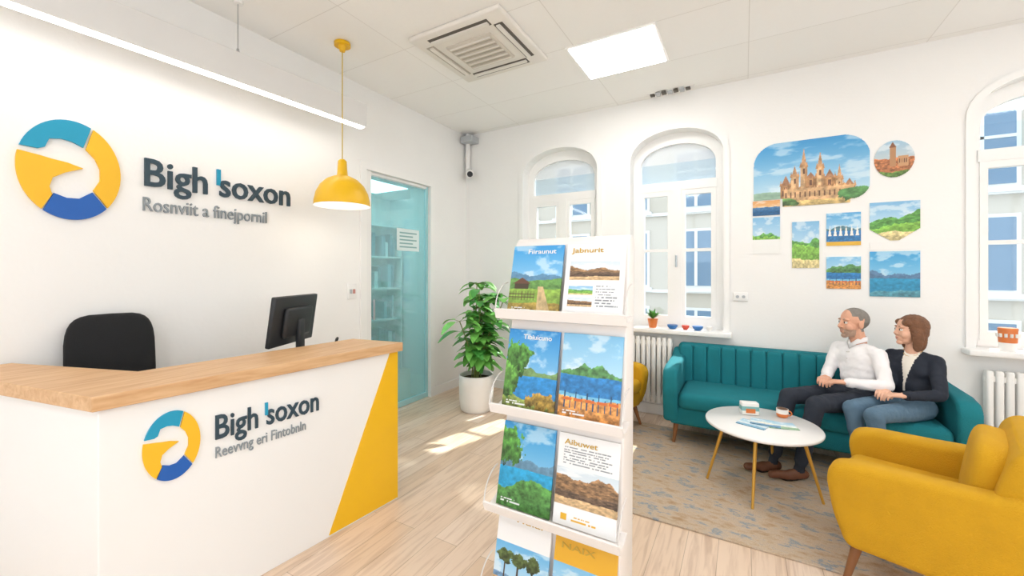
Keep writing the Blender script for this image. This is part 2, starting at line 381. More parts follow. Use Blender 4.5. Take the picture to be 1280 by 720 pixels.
# linear lamp
b=B()
A0=V((.16,-4.9,0));A1=V((.325,-1.93,0)); d=(A1-A0).normalized(); n=V((d.y,-d.x,0))
b.slab([(-.035,2.69),(.035,2.69),(.035,2.89),(-.035,2.89)],A0,n,(0,0,1),d,(A1-A0).length,M('lamp_body','dddcda',.45),.006,2,smooth=False)
b.slab([(-.028,2.682),(.028,2.682),(.028,2.692),(-.028,2.692)],A0+d*.02,n,(0,0,1),d,(A1-A0).length-.04,M('led_strip','ffffff',.5,emit='fff9f0',estr=10))
for t in (.3,.67):
    p=A0+(A1-A0)*t; b.cyl((p.x,p.y,2.88),(p.x,p.y,H),.003,.003,CHROME,6); b.cyl((p.x,p.y,2.885),(p.x,p.y,2.92),.012,.008,CHROME,10); b.cyl((p.x,p.y,H-.02),(p.x,p.y,H),.03,.03,WHITE,12)
b.obj('linear_pendant_light')

# pendant
pc=V((.455,-2.25,0)); b=B()
prof=[(.205,1.965),(.203,2.0),(.19,2.06),(.16,2.12),(.115,2.165),(.065,2.19),(.04,2.2),(.036,2.24),(.032,2.31),(.018,2.325)]
inn=[(.203,1.965),(.197,2.0),(.183,2.055),(.153,2.113),(.108,2.156),(.06,2.18),(.03,2.185)]
def shell(b,prof,c,mat,n=40):
    vs=[]
    for r,z in prof:
        for i in range(n):
            t=2*math.pi*i/n; vs.append((c[0]+r*math.cos(t),c[1]+r*math.sin(t),z))
    b.add(vs,[(j*n+i,j*n+(i+1)%n,(j+1)*n+(i+1)%n,(j+1)*n+i) for j in range(len(prof)-1) for i in range(n)],mat,True)
shell(b,prof,pc,YEL); shell(b,[(.205,1.965),(.203,1.962)]+inn,pc,WHITE)
b.cyl(pc+V((0,0,2.32)),pc+V((0,0,H)),.004,.004,M('cord_yellow','c9a93a',.6),8)
b.lathe([(.06,H-.03),(.06,H-.006),(.05,H)],pc,YEL,24); b.cyl(pc+V((0,0,H-.07)),pc+V((0,0,H-.03)),.02,.03,YEL)
b.cyl(pc+V((0,0,2.1)),pc+V((0,0,2.19)),.02,.02,WHITE)
b.sup(pc+V((0,0,2.05)),(.045,.045,.055),1,M('bulb_glow','ffffff',.5,emit='fff0d8',estr=20),n=20)
b.obj('pendant_lamp')

# logo
def arcp(r,a0,a1,n=16): return [(r*math.cos(math.radians(a0+(a1-a0)*i/n)),r*math.sin(math.radians(a0+(a1-a0)*i/n))) for i in range(n+1)]
def logo(name,c,e1,e2,rx,rz,t=.012,parent=None):
    b=B(); e1=V(e1);e2=V(e2);n=e1.cross(e2)
    def pl(pts,mat): b.slab([(x*rx,y*rz) for x,y in pts],c,e1,e2,n,t,mat)
    pl(arcp(1,68,160)+[(-.62,.33),(-.5,.38),(-.42,.56),(-.2,.6),(.0,.58),(.22,.5)],TEAL)
    pl(arcp(1,65,-44)+[(.42,-.36),(.56,-.14),(.56,.1),(.46,.3),(.27,.47)][0:],LYEL)
    pl(arcp(1,-46,-122)+[(-.34,-.5),(-.1,-.57),(.14,-.56),(.4,-.40)],BLUE)
    pl(arcp(1,166,236)+[(-.37,-.53),(-.42,-.38),(-.36,-.2),(-.12,-.06),(.22,.07),(-.08,.14),(-.38,.17),(-.58,.2)],LYEL)
    return b.obj(name,parent)
e=empty('wall_sign',(0.01,-2.9,2.0))
logo('emblem',V((0.0,-3.612,2.0)),(0,1,0),(0,0,1),.197,.267,.015,e)
text('brand_letters','Bigh soxon',(0,-3.318,1.978),(0,1,0),(0,0,1),.91,.172,SLATE,.008,.012,e)
text('tagline_letters','Rosnviit a finejpornil',(0,-3.318,1.823),(0,1,0),(0,0,1),.735,.088,GREYL,.006,.002,e)
b=B(); b.box(.001,.014,-2.915,-2.892,2.05,2.16,TEAL); b.obj('accent_stroke',e)

# reception desk
e=empty('reception_desk',(.8,-3.2,0))
PWH=M('desk_white','f3f2f0',.4,var=.01)
b=B(); Z=V((0,0,1))
body=[(1.115,-3.80),(1.243,-2.445),(.90,-2.51),(.80,-3.56),(.03,-3.80),(.03,-4.0)]
b.slab(body,(0,0,0),(1,0,0),(0,1,0),Z,.945,PWH,.003,1,smooth=False); b.obj('body',e)
b=B()
top=[(1.139,-3.823),(1.27,-2.425),(.875,-2.49),(.78,-3.58),(.02,-3.82),(.02,-4.03)]
b.slab(top,(0,0,.945),(1,0,0),(0,1,0),Z,.055,OAK,.004,2,smooth=False); b.obj('counter_top',e)
S1=V((.128,1.355,0)).normalized(); S0=V((1.115,-3.80,0)); SN=S1.cross(Z)
b=B(); L0=1.361
b.slab([(.895,.012),(L0-.002,.012),(L0-.002,.943),(1.30,.943)],S0,S1,Z,SN,.004,M('desk_yellow','f2bd18',.4)); b.obj('yellow_panel',e)
logo('desk_emblem',S0+S1*.215+Z*.742,S1,Z,.094,.14,.008,e)
text('desk_letters','Bigh soxon',S0+S1*.358+Z*.715,S1,Z,.47,.108,SLATE,.004,.012,e)
text('desk_tagline','Reevvng eri Fintobnln',S0+S1*.362+Z*.632,S1,Z,.40,.05,GREYL,.003,.002,e)
b=B(); p=S0+S1*.568+Z*.762
b.slab([(0,0),(.012,0),(.012,.06),(0,.06)],p,S1,Z,SN,.009,TEAL); b.obj('desk_accent',e)
b=B(); b.box(.42,.86,-3.1,-2.35,.86,.89,WHITE); b.box(.44,.48,-3.05,-3.0,0,.86,WHITE); b.box(.44,.48,-2.42,-2.38,0,.86,WHITE); b.box(.78,.8,-3.1,-2.55,0.3,.86,WHITE); b.obj('worktop',e)

def frame(o,x,z=(0,0,1)):
    x=V(x).normalized();z=V(z).normalized();y=z.cross(x).normalized();z=x.cross(y)
    m=Matrix.Identity(4)
    for i in range(3): m[i][0]=x[i];m[i][1]=y[i];m[i][2]=z[i];m[i][3]=V(o)[i]
    return m
X=frame((.64,-2.76,.891),(-.86,-.42,0)); b=B()
Xt=X@Matrix.Translation((0,0,.24))@Matrix.Rotation(math.radians(-8),4,'Y')
b.rbox(-.012,.018,-.23,.23,-.14,.17,.008,DARK,2,Xt); b.rbox(-.045,-.01,-.14,.14,-.09,.10,.015,DARK,2,Xt); b.box(.0181,.0185,-.215,.215,-.125,.145,M('screen_glass','11151a',.1),Xt)
b.rbox(-.06,-.03,-.03,.03,.02-.0,.26,.006,DARK,2,X); b.rbox(-.13,.08,-.12,.12,0,.018,.006,DARK,2,X)
b.obj('computer_monitor')
b=B(); pts=[]
b.rbox(.74,.82,-2.66,-2.56,.891,.93,.008,DARK,2)
for i in range(20):
    t=i/19; pts.append((.78+.05*math.sin(t*5),-2.62+.12*t,.92+.09*math.sin(t*math.pi)))
b.tube(pts,.006,DARK); b.rbox(.72,.84,-2.63,-2.59,.935,.965,.01,DARK,2); b.obj('desk_telephone')

X=frame((.33,-3.5,0),(.95,-.1,0)); b=B()
b.rbox(-.19,.2,-.2,.2,.43,.52,.035,BLACKF,3,X)
Xb=X@Matrix.Translation((-.2,0,.62))@Matrix.Rotation(math.radians(-6),4,'Y')
b.sup((0,0,.30),(.045,.185,.30),.45,BLACKF,32,Xb)
b.rbox(-.05,.0,-.04,.04,-.2,.2,.01,DARK,2,Xb); 
P=lambda x,y,z: X@V((x,y,z))
b.cyl(P(0,0,.1),P(0,0,.44),.03,.025,CHROME)
for i in range(5):
    a=2*math.pi*i/5; b.cyl(P(0,0,.11),P(.25*math.cos(a),.25*math.sin(a),.075),.025,.014,DARK); b.cyl(P(.25*math.cos(a),.25*math.sin(a)-.02,.032),P(.25*math.cos(a),.25*math.sin(a)+.02,.032),.032,.032,DARK)
for sgn in(-1,1):
    b.tube([P(.0,sgn*.2,.48),P(.0,sgn*.24,.5),P(.0,sgn*.24,.66)],.014,DARK); b.rbox(-.13,.13,sgn*.24-.03,sgn*.24+.03,.66,.69,.012,DARK,2,X)
b.obj('office_chair')

# painted prints
def vn(x,y,seed):
    r=np.random.RandomState(seed%9973); T=r.rand(64,64)*2-1
    xi=np.floor(x).astype(int);yi=np.floor(y).astype(int);fx=x-xi;fy_=y-yi; fx=fx*fx*(3-2*fx);fy_=fy_*fy_*(3-2*fy_)
    g=lambda a,c:T[a%64,c%64]
    return (g(xi,yi)*(1-fx)+g(xi+1,yi)*fx)*(1-fy_)+(g(xi,yi+1)*(1-fx)+g(xi+1,yi+1)*fx)*fy_
def n2(U,Vv,fr,seed):
    o=np.zeros_like(U); a=1.0; f=fr*.32
    for k in range(5):
        o=o+a*vn(U*f+k*7.3,Vv*f+k*3.1,seed*11+k); a*=.55; f*=2.05
    return o/1.3
def cc(s): return np.array(hx(s))
def land(U,Vv,seed,sky='4aa3dc',sky2='cfe8f5',layers=(),cloud=.5):
    t=np.clip(Vv,0,1)[...,None]; C=cc(sky2)*(1-t)+cc(sky)*t
    m=np.clip((n2(U,Vv*2.2,10,seed)-.05)*2.2,0,1)[...,None]*cloud; C=C*(1-m)+np.array([1,1,1])*m
    for i,(h,amp,fr,col,tex) in enumerate(layers):
        ln=h+amp*n2(U,0*U,fr*1.6,seed+i+1); mk=(Vv<ln)[...,None]
        sh=1+1.1*tex*n2(U*1.5,Vv*2.5,34,seed+31+i)[...,None]+.25*np.clip(1-(ln-Vv)*9,0,1)[...,None]*tex*3
        C=np.where(mk,cc(col)*sh,C)
    return C
def rect(C,U,Vv,u0,u1,v0,v1,col):
    mk=((U>=u0)&(U<=u1)&(Vv>=v0)&(Vv<=v1))[...,None]; return np.where(mk,cc(col) if isinstance(col,str) else col,C)
def tri(C,U,Vv,cx,w,v0,v1,col):
    mk=((Vv>=v0)&(Vv<=v1)&(np.abs(U-cx)<w*(v1-Vv)/(v1-v0)))[...,None]; return np.where(mk,cc(col),C)
def blob(C,U,Vv,cx,cy,rx,ry,col,seed=3,tex=.25):
    d=((U-cx)/rx)**2+((Vv-cy)/ry)**2+.7*n2(U,Vv,40,seed); sh=1+1.6*tex*n2(U,Vv,60,seed+2)[...,None]+.25*((Vv-cy)/ry)[...,None]
    return np.where((d<1)[...,None],cc(col)*sh,C)
def lines(C,U,Vv,u0,u1,v0,v1,n,col='8a8f94',seed=0):
    for i in range(n):
        a=v0+(v1-v0)*(i+.2)/n; e_=a+(v1-v0)*.45/n; r=((i*37+seed*13)%10)/10*.15
        mk=((U>u0)&(U<u1-r)&(Vv>a)&(Vv<e_)&(vn(U*60,U*0+i,5+seed)>-.5))[...,None]; C=np.where(mk,cc(col),C)
    return C
def sub(C,U,Vv,u0,u1,v0,v1,fn):
    mk=((U>=u0)&(U<=u1)&(Vv>=v0)&(Vv<=v1))[...,None]; S=fn((U-u0)/(u1-u0),(Vv-v0)/(v1-v0)); return np.where(mk,S,C)
WA='2f86c4'
def trees(U,Vv,s=1):
    C=land(U,Vv,s,'2f8fd6','bfe2f5',[(.5,.05,5,'6f8f5a',.15),(.42,.01,4,WA,.12),(.16,.05,5,'7c8a45',.3)])
    C=rect(C,U,Vv,.2,.24,.2,.5,'5a4030'); C=blob(C,U,Vv,.2,.62,.3,.22,'4d8238',s); C=blob(C,U,Vv,.08,.35,.2,.2,'5c9240',s+4); C=blob(C,U,Vv,.75,.12,.3,.1,'a08238',s+5); return C
def farm(U,Vv,s=2):
    C=land(U,Vv,s,'3c9bdc','d5ecf8',[(.62,.12,4,'5c88a8',.08),(.5,.03,6,'5f8a4a',.2),(.38,.02,5,'86a84a',.15),(.18,.03,3,'96803f',.25)])
    pth=(np.abs(U-.62-.25*(.4-Vv))<.05+.22*(.4-Vv))&(Vv<.4); C=np.where(pth[...,None],cc('c9b083')*(1+.15*n2(U,Vv,40,3)[...,None]),C)
    C=rect(C,U,Vv,.1,.38,.36,.45,'4a4030'); C=tri(C,U,Vv,.24,.18,.44,.53,'6a4a3a')
    for i in range(9): C=rect(C,U,Vv,.02+i*.06,.03+i*.06,.2,.33,'5a4632')
    C=rect(C,U,Vv,0,.52,.28,.295,'5a4632'); C=rect(C,U,Vv,0,.52,.235,.25,'5a4632')
    return C
def beach(U,Vv,s=5):
    C=land(U,Vv,s,'7fbfe6','e4f2f8',[(.70,.16,4,'4f7f4a',.3),(.5,.02,3,'2c78b4',.15),(.3,.02,3,'6fb0cf',.1),(.24,.03,6,'c98a48',.3)])
    for i in range(5):
        C=rect(C,U,Vv,.09+i*.19,.11+i*.19,.12,.32,'20486a'); C=rect(C,U,Vv,.19+i*.19,.21+i*.19,.12,.26,'20486a'); C=rect(C,U,Vv,.07+i*.19,.22+i*.19,.21,.245,'d36b2c')
    return C
def isle(U,Vv,s=8):
    C=land(U,Vv,s,'2f93d2','cbe9f7',[(.55,.09,5,'5f86a0',.1),(.47,.01,3,'2a9ac8',.12),(.28,.10,4,'4f8240',.3)])
    C=blob(C,U,Vv,.15,.7,.28,.22,'4c8338',s); return C
def hills(U,Vv,s=9): return land(U,Vv,s,'7fb8e0','eaf4f8',[(.62,.16,4,'5a9448',.25),(.42,.12,5,'7db04a',.2),(.2,.07,4,'cdbf8a',.2)])
def rock(U,Vv,s=11): return land(U,Vv,s,'cfdde6','f2f4f4',[(.7,.18,5,'8a6a4a',.35),(.4,.08,4,'5d4a3a',.35),(.2,.05,3,'c7a77c',.2)])
def dock(U,Vv,s=12):
    C=land(U,Vv,s,'5aa8dc','dcedf5',[(.55,.08,5,'4f7580',.2),(.45,.01,2,'3478b0',.15)])
    for i in range(6): C=tri(C,U,Vv,.1+i*.16,.05,.3,.62,'f0ede6')
    return rect(C,U,Vv,0,1,0,.12,'e0b23a')
def page1(U,Vv):
    C=np.ones(U.shape+(3,))*.95; C=sub(C,U,Vv,.08,.92,.5,.76,lambda a,c:rock(a,c,7)); C=sub(C,U,Vv,.08,.5,.30,.42,lambda a,c:hills(a,c,2)); C=sub(C,U,Vv,.08,.5,.14,.26,lambda a,c:rock(a,c,21)); C=lines(C,U,Vv,.55,.92,.14,.44,8); return C
def page2(U,Vv):
    C=np.ones(U.shape+(3,))*.95; C=lines(C,U,Vv,.1,.9,.66,.86,7); C=sub(C,U,Vv,0,1,.22,.62,lambda a,c:rock(a,c,14)); C=rect(C,U,Vv,.12,.22,.06,.13,'e6b02a'); C=lines(C,U,Vv,.3,.7,.06,.13,2,'e6b02a'); return C
def page3(U,Vv):
    C=np.ones(U.shape+(3,))*.95; C=sub(C,U,Vv,0,1,0,.62,lambda a,c:palms(a,c)); return C
def palms(U,Vv):
    C=land(U,Vv,15,'6ab4e4','e8f4fa',[(.45,.06,5,'6a8db0',.15),(.35,.03,3,'c9a878',.2),(.12,.02,3,'e4b440',.1)])
    for x in(.2,.45,.72): C=rect(C,U,Vv,x-.015,x+.015,.2,.7,'4a3626'); C=blob(C,U,Vv,x,.75,.15,.13,'4f5f34',int(x*30))
    return C
def page4(U,Vv):
    C=np.ones(U.shape+(3,))*cc('e6ae2c'); C=sub(C,U,Vv,0,1,.12,.7,lambda a,c:beach(a,c,9)); C=rect(C,U,Vv,0,1,.7,1,'e6ae2c'); return C
def withbar(fn,col='1f6fb0'):
    def g(U,Vv):
        C=fn(U,Vv); C=lines(C,U,Vv,.08,.45,.05,.11,2,'f4f4f4'); return C
    return g
def castle(U,Vv):
    C=land(U,Vv,3,'3f98d4','d8eaf2',[(.22,.03,4,'8fae9a',.1),(.13,.05,5,'b9a06a',.25)],.45)
    S='d9b183';S2='b98a5c'
    for cx,w,h0,sp,c in((.30,.05,.34,.48,S2),(.38,.035,.46,.62,S),(.46,.03,.6,.88,S),(.52,.05,.42,.5,S2),(.60,.03,.56,.80,S),(.68,.05,.4,.52,S2),(.76,.028,.36,.58,S),(.84,.05,.26,.36,S2)):
        C=rect(C,U,Vv,cx-w,cx+w,.1,h0,c); C=rect(C,U,Vv,cx+w*.35,cx+w,.1,h0,'9a7048' if c==S2 else 'bd9166'); C=tri(C,U,Vv,cx,w*.85,h0-.01,sp,'a97a58' if c==S2 else 'c99a6e')
        C=rect(C,U,Vv,cx-w*.25,cx+w*.25,h0-.12,h0-.04,'6a4a38'); C=rect(C,U,Vv,cx-w*.7,cx-w*.4,.16,.24,'7a5740')
        for q in(-1,1): C=tri(C,U,Vv,cx+q*w*.9,.012,h0-.02,h0+.07,'b98a5c')
    C=rect(C,U,Vv,.28,.88,.08,.26,'d3aa7c')
    for i in range(14): C=rect(C,U,Vv,.295+i*.042,.308+i*.042,.13,.21,'7a5740'); C=tri(C,U,Vv,.30+i*.042,.012,.26,.30,'c99a6e')
    k=((Vv<.9)&(np.abs(C[...,0]-C[...,2])>.12)&(C[...,0]>C[...,2]))[...,None]; C=np.where(k,C*(1+.22*n2(U*1.4,Vv,60,8)[...,None]),C)
    C=blob(C,U,Vv,.9,.12,.14,.1,'4f7d48',4); C=blob(C,U,Vv,.3,.06,.12,.06,'5a7f48',5)
    return C
def town(U,Vv):
    C=land(U,Vv,6,'9fc4dc','e6d8c8',[(.5,.08,4,'b0714a',.3),(.2,.06,4,'5d7d3c',.3)]); C=rect(C,U,Vv,.4,.55,.3,.85,'b98a62'); C=tri(C,U,Vv,.47,.09,.82,.97,'8a5a40'); C=rect(C,U,Vv,.6,.85,.3,.58,'c99a70')
    for i in range(4): C=rect(C,U,Vv,.63+i*.055,.65+i*.055,.38,.5,'6a4a38')
    return C
PR=bpy.data.materials.new('printed_paper'); PR.use_nodes=True
_n=PR.node_tree.nodes; _a=_n.new('ShaderNodeVertexColor'); _a.layer_name='Col'; PR.node_tree.links.new(_a.outputs['Color'],_n['Principled BSDF'].inputs['Base Color']); _n['Principled BSDF'].inputs['Roughness'].default_value=.38
def pic(name,o,uv,vv,nx,ny,fn,parent=None,mask=None,thick=.006):
    us=np.linspace(0,1,nx);vs=np.linspace(0,1,ny); U,W=np.meshgrid(us,vs)
    C=np.clip(fn(U,W),0,1); C=np.where(C<=.04045,C/12.92,((C+.055)/1.055)**2.4)
    uv=V(uv);vv=V(vv);o=V(o)
    P=U[...,None]*np.array(uv)+W[...,None]*np.array(vv)
    if mask is not None: mk=mask(U,W)
    fs=[]
    for j in range(ny-1):
        for i in range(nx-1):
            if mask is not None and not mk[j,i]: continue
            a=j*nx+i; fs.append((a,a+1,a+nx+1,a+nx))
    me=bpy.data.meshes.new(name); me.from_pydata([tuple(p) for p in P.reshape(-1,3)],[],fs)
    ca=me.color_attributes.new('Col','FLOAT_COLOR','POINT')
    arr=np.concatenate([C.reshape(-1,3),np.ones((nx*ny,1))],1).astype(np.float32).ravel(); ca.data.foreach_set('color',arr)
    me.materials.append(PR); me.update()
    if mask is not None:
        bm=bmesh.new();bm.from_mesh(me); bmesh.ops.delete(bm,geom=[v for v in bm.verts if not v.link_faces],context='VERTS'); bm.to_mesh(me); bm.free()
    ob=bpy.data.objects.new(name,me); COL.objects.link(ob); ob.location=o
    s=ob.modifiers.new('thick','SOLIDIFY'); s.thickness=thick; s.offset=-1
    if parent: attach(ob,parent)
    return ob

def wp(name,x0,x1,z0,z1,fn,nx=60,ny=60,mask=None):
    return pic(name,(x0,-.007,z0),(x1-x0,0,0),(0,0,z1-z0),nx,ny,fn,None,mask,.006)
def rm(U,W):
    asp=1.42; u=U*asp
    r=.33; ok=np.ones_like(U,bool)
    for cx,cy,sx,sy,rr in ((r,1-r,-1,1,r),(asp-r,1-r,1,1,r)):
        reg=((u-cx)*sx>0)&((W-cy)*sy>0); ok&=~(reg&(((u-cx)**2+(W-cy)**2)>rr*rr))
    rr=.22; reg=(u>asp-rr)&(W<rr+.05); ok&=~(reg&(((u-asp+rr)**2+(W-rr-.05)**2)>rr*rr))
    ok&=~((W<.12)&(U<.27)); 
    return ok
wp('castle_wall_picture',3.245,4.061,2.03,2.60,castle,230,160,rm)
wp('town_wall_picture',4.086,4.331,2.205,2.50,town,80,80,lambda U,W:((U-.5)**2+(W-.5)**2)<.245)
wp('wall_photo',3.238,3.447,1.962,2.095,lambda U,W:land(U,W,4,'e0a060','f3d8a8',[(.6,.05,4,'3f6f9a',.2),(.35,.02,4,'1f5a8a',.15)]),60,40)
wp('wall_photo',3.238,3.447,1.617,1.945,lambda U,W:rect(hills(U,W,5),U,W,0,1,0,.38,'f1f1ee'),60,80)
wp('wall_photo',3.536,3.729,1.485,1.889,lambda U,W:hills(U,W,19),60,100)
wp('wall_photo',3.778,4.005,1.672,1.947,lambda U,W:dock(U,W,22),70,80)
wp('wall_photo',4.061,4.363,1.70,2.013,lambda U,W:rect(hills(U,W,33),U,W,0,1,-1,0,'ffffff'),90,90,lambda U,W:(W>.3)|(np.abs(U-.5)<.42*W/.3+.08))
wp('wall_photo',3.778,4.005,1.309,1.578,lambda U,W:beach(U,W,25),70,80)
wp('wall_photo',4.061,4.363,1.2515,1.616,lambda U,W:land(U,W,28,'3f9fd8','bfe4f4',[(.5,.14,5,'55789a',.12),(.4,.02,3,'2f8fb8',.1),(.12,.06,4,'4f8a9a',.2)]),90,100)
b=B(); b.box(4.061,4.363,-.005,-.0005,1.63,1.69,WHITE)
b.obj('wall_label')

# brochure stand
SX0,SX1=2.20,2.75
e=empty('brochure_stand',((SX0+SX1)/2,-2.65,0))
SW=M('stand_white','f0ebe7',.45,var=.01)
def fy(z): return -2.79+.18*z/1.6
b=B()
b.slab([(-2.79,0.02),(-2.61,1.585),(-2.585,1.61),(-2.54,1.61),(-2.52,1.58),(-2.56,0.02)],(SX0,0,0),(0,1,0),Z,(1,0,0),SX1-SX0,SW,.01,2)
b.rbox(SX0-.03,SX1+.03,-2.90,-2.5,0,.03,.008,SW,2)
b.obj('stand_body',e)
TZ=[1.25,.83,.41,.035]
b=B(); 
for z in TZ:
    y=fy(z); pr=[(y+.01,z+.0),(y-.06,z-.02),(y-.095,z-.012),(y-.11,z+.03),(y-.102,z+.034),(y-.088,z+.004),(y-.055,z-.004),(y+.01,z+.016)]
    b.slab(pr,(SX0-.03,0,0),(0,1,0),Z,(1,0,0),SX1-SX0+.05,SW)
    for x in(SX0-.026,SX1+.016):
        pts=[]
        for i in range(9):
            t=i/8*math.pi/2; pts.append((x,y-.105+.115*(1-math.cos(t)),z+.02+.13*math.sin(t)))
        b.tube(pts,.003,M('wire_white','dcd8d4',.3))
b.obj('trays',e)
FN=[[withbar(farm),page1],[withbar(trees),withbar(beach)],[withbar(isle),page2],[page3,page4]]
TI=[['Fiiraunut','Jabnurit'],['Tibiuicuno',''],['','Aibuwet'],['Yiuiai','NAIX']]
for r,z in enumerate(TZ):
    hgt=.315 if r==0 else .345
    for c in range(2):
        x=SX0+.005+c*.275; w=.258 if c==0 else .262
        yb=fy(z)-.055; yt=fy(z+hgt)-.012
        if r==3 and c==1: hgt=.30
        o=V((x,yb,z+.008)); vv=V((0,yt-yb,hgt))
        pic('brochure',o,(w,0,0),vv,120,160,FN[r][c],e,None,.01)
        if TI[r][c]:
            up=vv.normalized(); wht=(c==0 and r!=3) 
            text('brochure_title',TI[r][c],o+V((w*(.3 if c==0 else .1),-.0015,0))+vv*.88,(1,0,0),up,w*.55,.022,WHITE if wht else M('title_gold','c9a23a',.5),.0006,.01,e)
# rug
b=B(); b.rbox(1.75,4.75,-1.87,-.34,0.0,.012,.004,rug_mat(),2); b.obj('area_rug')

# sofa
sx0,sx1,yb_,yf=2.57,4.45,-.05,-.74
b=B()
b.rbox(sx0+.05,sx1-.05,yf+.04,yb_,.17,.33,.03,TEALF)
b.rbox(sx0+.12,sx1-.12,yf,yb_-.12,.31,.45,.05,TEALF,4)
b.rbox(sx0+.05,sx1-.05,yb_-.12,yb_,.2,.775,.04,TEALF,4)
n=15; w=(sx1-sx0-.14)/n
for i in range(n):
    x=sx0+.07+w*(i+.5)
    Xr=Matrix.Translation((x,yb_-.125,.58))@Matrix.Rotation(math.radians(-5),4,'X')
    b.sup((0,0,0),(w*.515,.065,.185),.32,TEALF,24,Xr)
for x in (sx0,sx1-.12):
    b.slab([(yf+.03,.19),(yf-.02,.45),(yf-.015,.58),(yf+.02,.635),(yf+.12,.655),(yb_-.2,.67),(yb_-.06,.72),(yb_,.72),(yb_,.19)],(x,0,0),(0,1,0),Z,(1,0,0),.12,TEALF,.035,4)
for x in (sx0+.1,sx1-.1):
    for y,s in((yf+.09,-1),(yb_-.09,1)):
        b.cyl((x+(-.02 if x<3.5 else .02),y+s*.02,0.012 if y<-.34 else 0),(x,y,.19),.012,.022,LEG)
b.obj('teal_sofa')

def armchair(loc,f,zleg=.012):
    X=frame((loc[0],loc[1],0),f); b=B()
    o=X@V((0,0,0)); ex=(X.to_3x3()@V((1,0,0)));ey=(X.to_3x3()@V((0,1,0)))
    b.rbox(-.27,.28,-.26,.26,.2,.35,.03,YFAB,3,X)
    b.rbox(-.2,.31,-.235,.235,.33,.455,.05,YFAB,4,X)
    pf=[(.25,.2),(.30,.34),(.325,.50),(.30,.565),(.22,.585),(0,.59),(-.2,.60),(-.33,.64),(-.34,.45),(-.28,.2)]
    b.slab(pf,o+ey*.225,ex,Z,ey,.12,YFAB,.045,5)
    b.slab(pf,o-ey*.345,ex,Z,ey,.12,YFAB,.045,5)
    b.slab([(-.15,.3),(-.19,.6),(-.235,.76),(-.28,.795),(-.34,.78),(-.375,.71),(-.365,.5),(-.3,.2),(-.2,.2)],o-ey*.31,ex,Z,ey,.62,YFAB,.05,5)
    Xc=X@Matrix.Translation((-.175,0,.585))@Matrix.Rotation(math.radians(-9),4,'Y')
    b.sup((0,0,0),(.065,.235,.175),.5,YFAB,28,Xc)
    for sx in(-1,1):
        for sy in(-1,1):
            b.cyl(X@V((sx*.27-.01,sy*.28,zleg if (X@V((sx*.27,sy*.28,0))).y>-1.86 else 0)),X@V((sx*.22-.01,sy*.23,.22)),.012,.024,LEG)
    b.obj('mustard_armchair')
armchair((3.91,-1.74),(-.95,.31,0)); armchair((1.99,-.60),(.96,-.28,0))

# coffee table
tc_=V((3.27,-1.15,0)); b=B()
b.lathe([(.0,.418),(.325,.418),(.338,.425),(.34,.435),(.335,.442),(.0,.442)],tc_,M('table_white','f2f0ee',.25),64)
for a in (-100,190,75,-8):
    a=math.radians(a); d=V((math.cos(a),math.sin(a),0))
    b.cyl(tc_+d*.33+V((0,0,.012)),tc_+d*.22+V((0,0,.42)),.008,.012,GOLD,12)
b.cyl(tc_+V((0,0,.40)),tc_+V((0,0,.42)),.24,.24,M('table_white','f2f0ee'),32)
b.obj('coffee_table')
def mug(name,c,r,h,m1,m2):
    b=B(); b.lathe([(r*.8,0),(r,h*.15),(r,h*.45)],c,m1,24); b.lathe([(r,h*.45),(r*1.02,h)],c,m2,24)
    b.lathe([(r*.9,h-.001),(r*.9,h+.001)],c,M('coffee','6a4a30',.3),24)
    pts=[V(c)+V((r*1.0+r*.5*math.sin(t),0,h*.5+h*.3*math.cos(t))) for t in [math.pi*i/8 for i in range(9)]]
    b.tube(pts,.004,m1); b.obj(name)
ORG=M('orange_ceramic','d9793a',.35); CWH=M('ceramic_white','f2f0ec',.3)
mug('coffee_mug',(3.40,-.95,.443),.036,.055,ORG,CWH)
b=B(); Xk=Matrix.Translation((3.2,-1.0,.443))@Matrix.Rotation(.3,4,'Z'); b.rbox(-.055,.055,-.03,.03,0,.085,.005,CWH,2,Xk); b.box(-.056,.056,-.031,.031,.03,.06,M('pale_teal','7fb4b4'),Xk); b.box(-.03,.03,-.0325,-.031,.015,.045,ORG,Xk); b.obj('tea_box')
for i,(x,y,a) in enumerate(((3.22,-1.22,-.35),(3.38,-1.16,.25),(3.29,-1.17,-.05))):
    u=V((math.cos(a),math.sin(a),0)); v=V((-u.y,u.x,0)); o=V((x,y,.4430+(.006 if i==2 else 0)))
    pic('magazine',o-u*.085-v*.06+V((0,0,.0045)),u*.17,v*.12,40,30,(lambda U,W,s=i:lines(np.clip(land(U,W,40+s,'8fc2dc','eef4f6',[(.45,.12,4,['dfe6ea','e9efe9','f0e9df'][s],.1),(.25,.08,4,['7fb0cc','9cc0a0','6f9fc0'][s],.1)]),0,1),U,W,.1,.6,.75,.92,2,'ffffff')),None,None,.004)

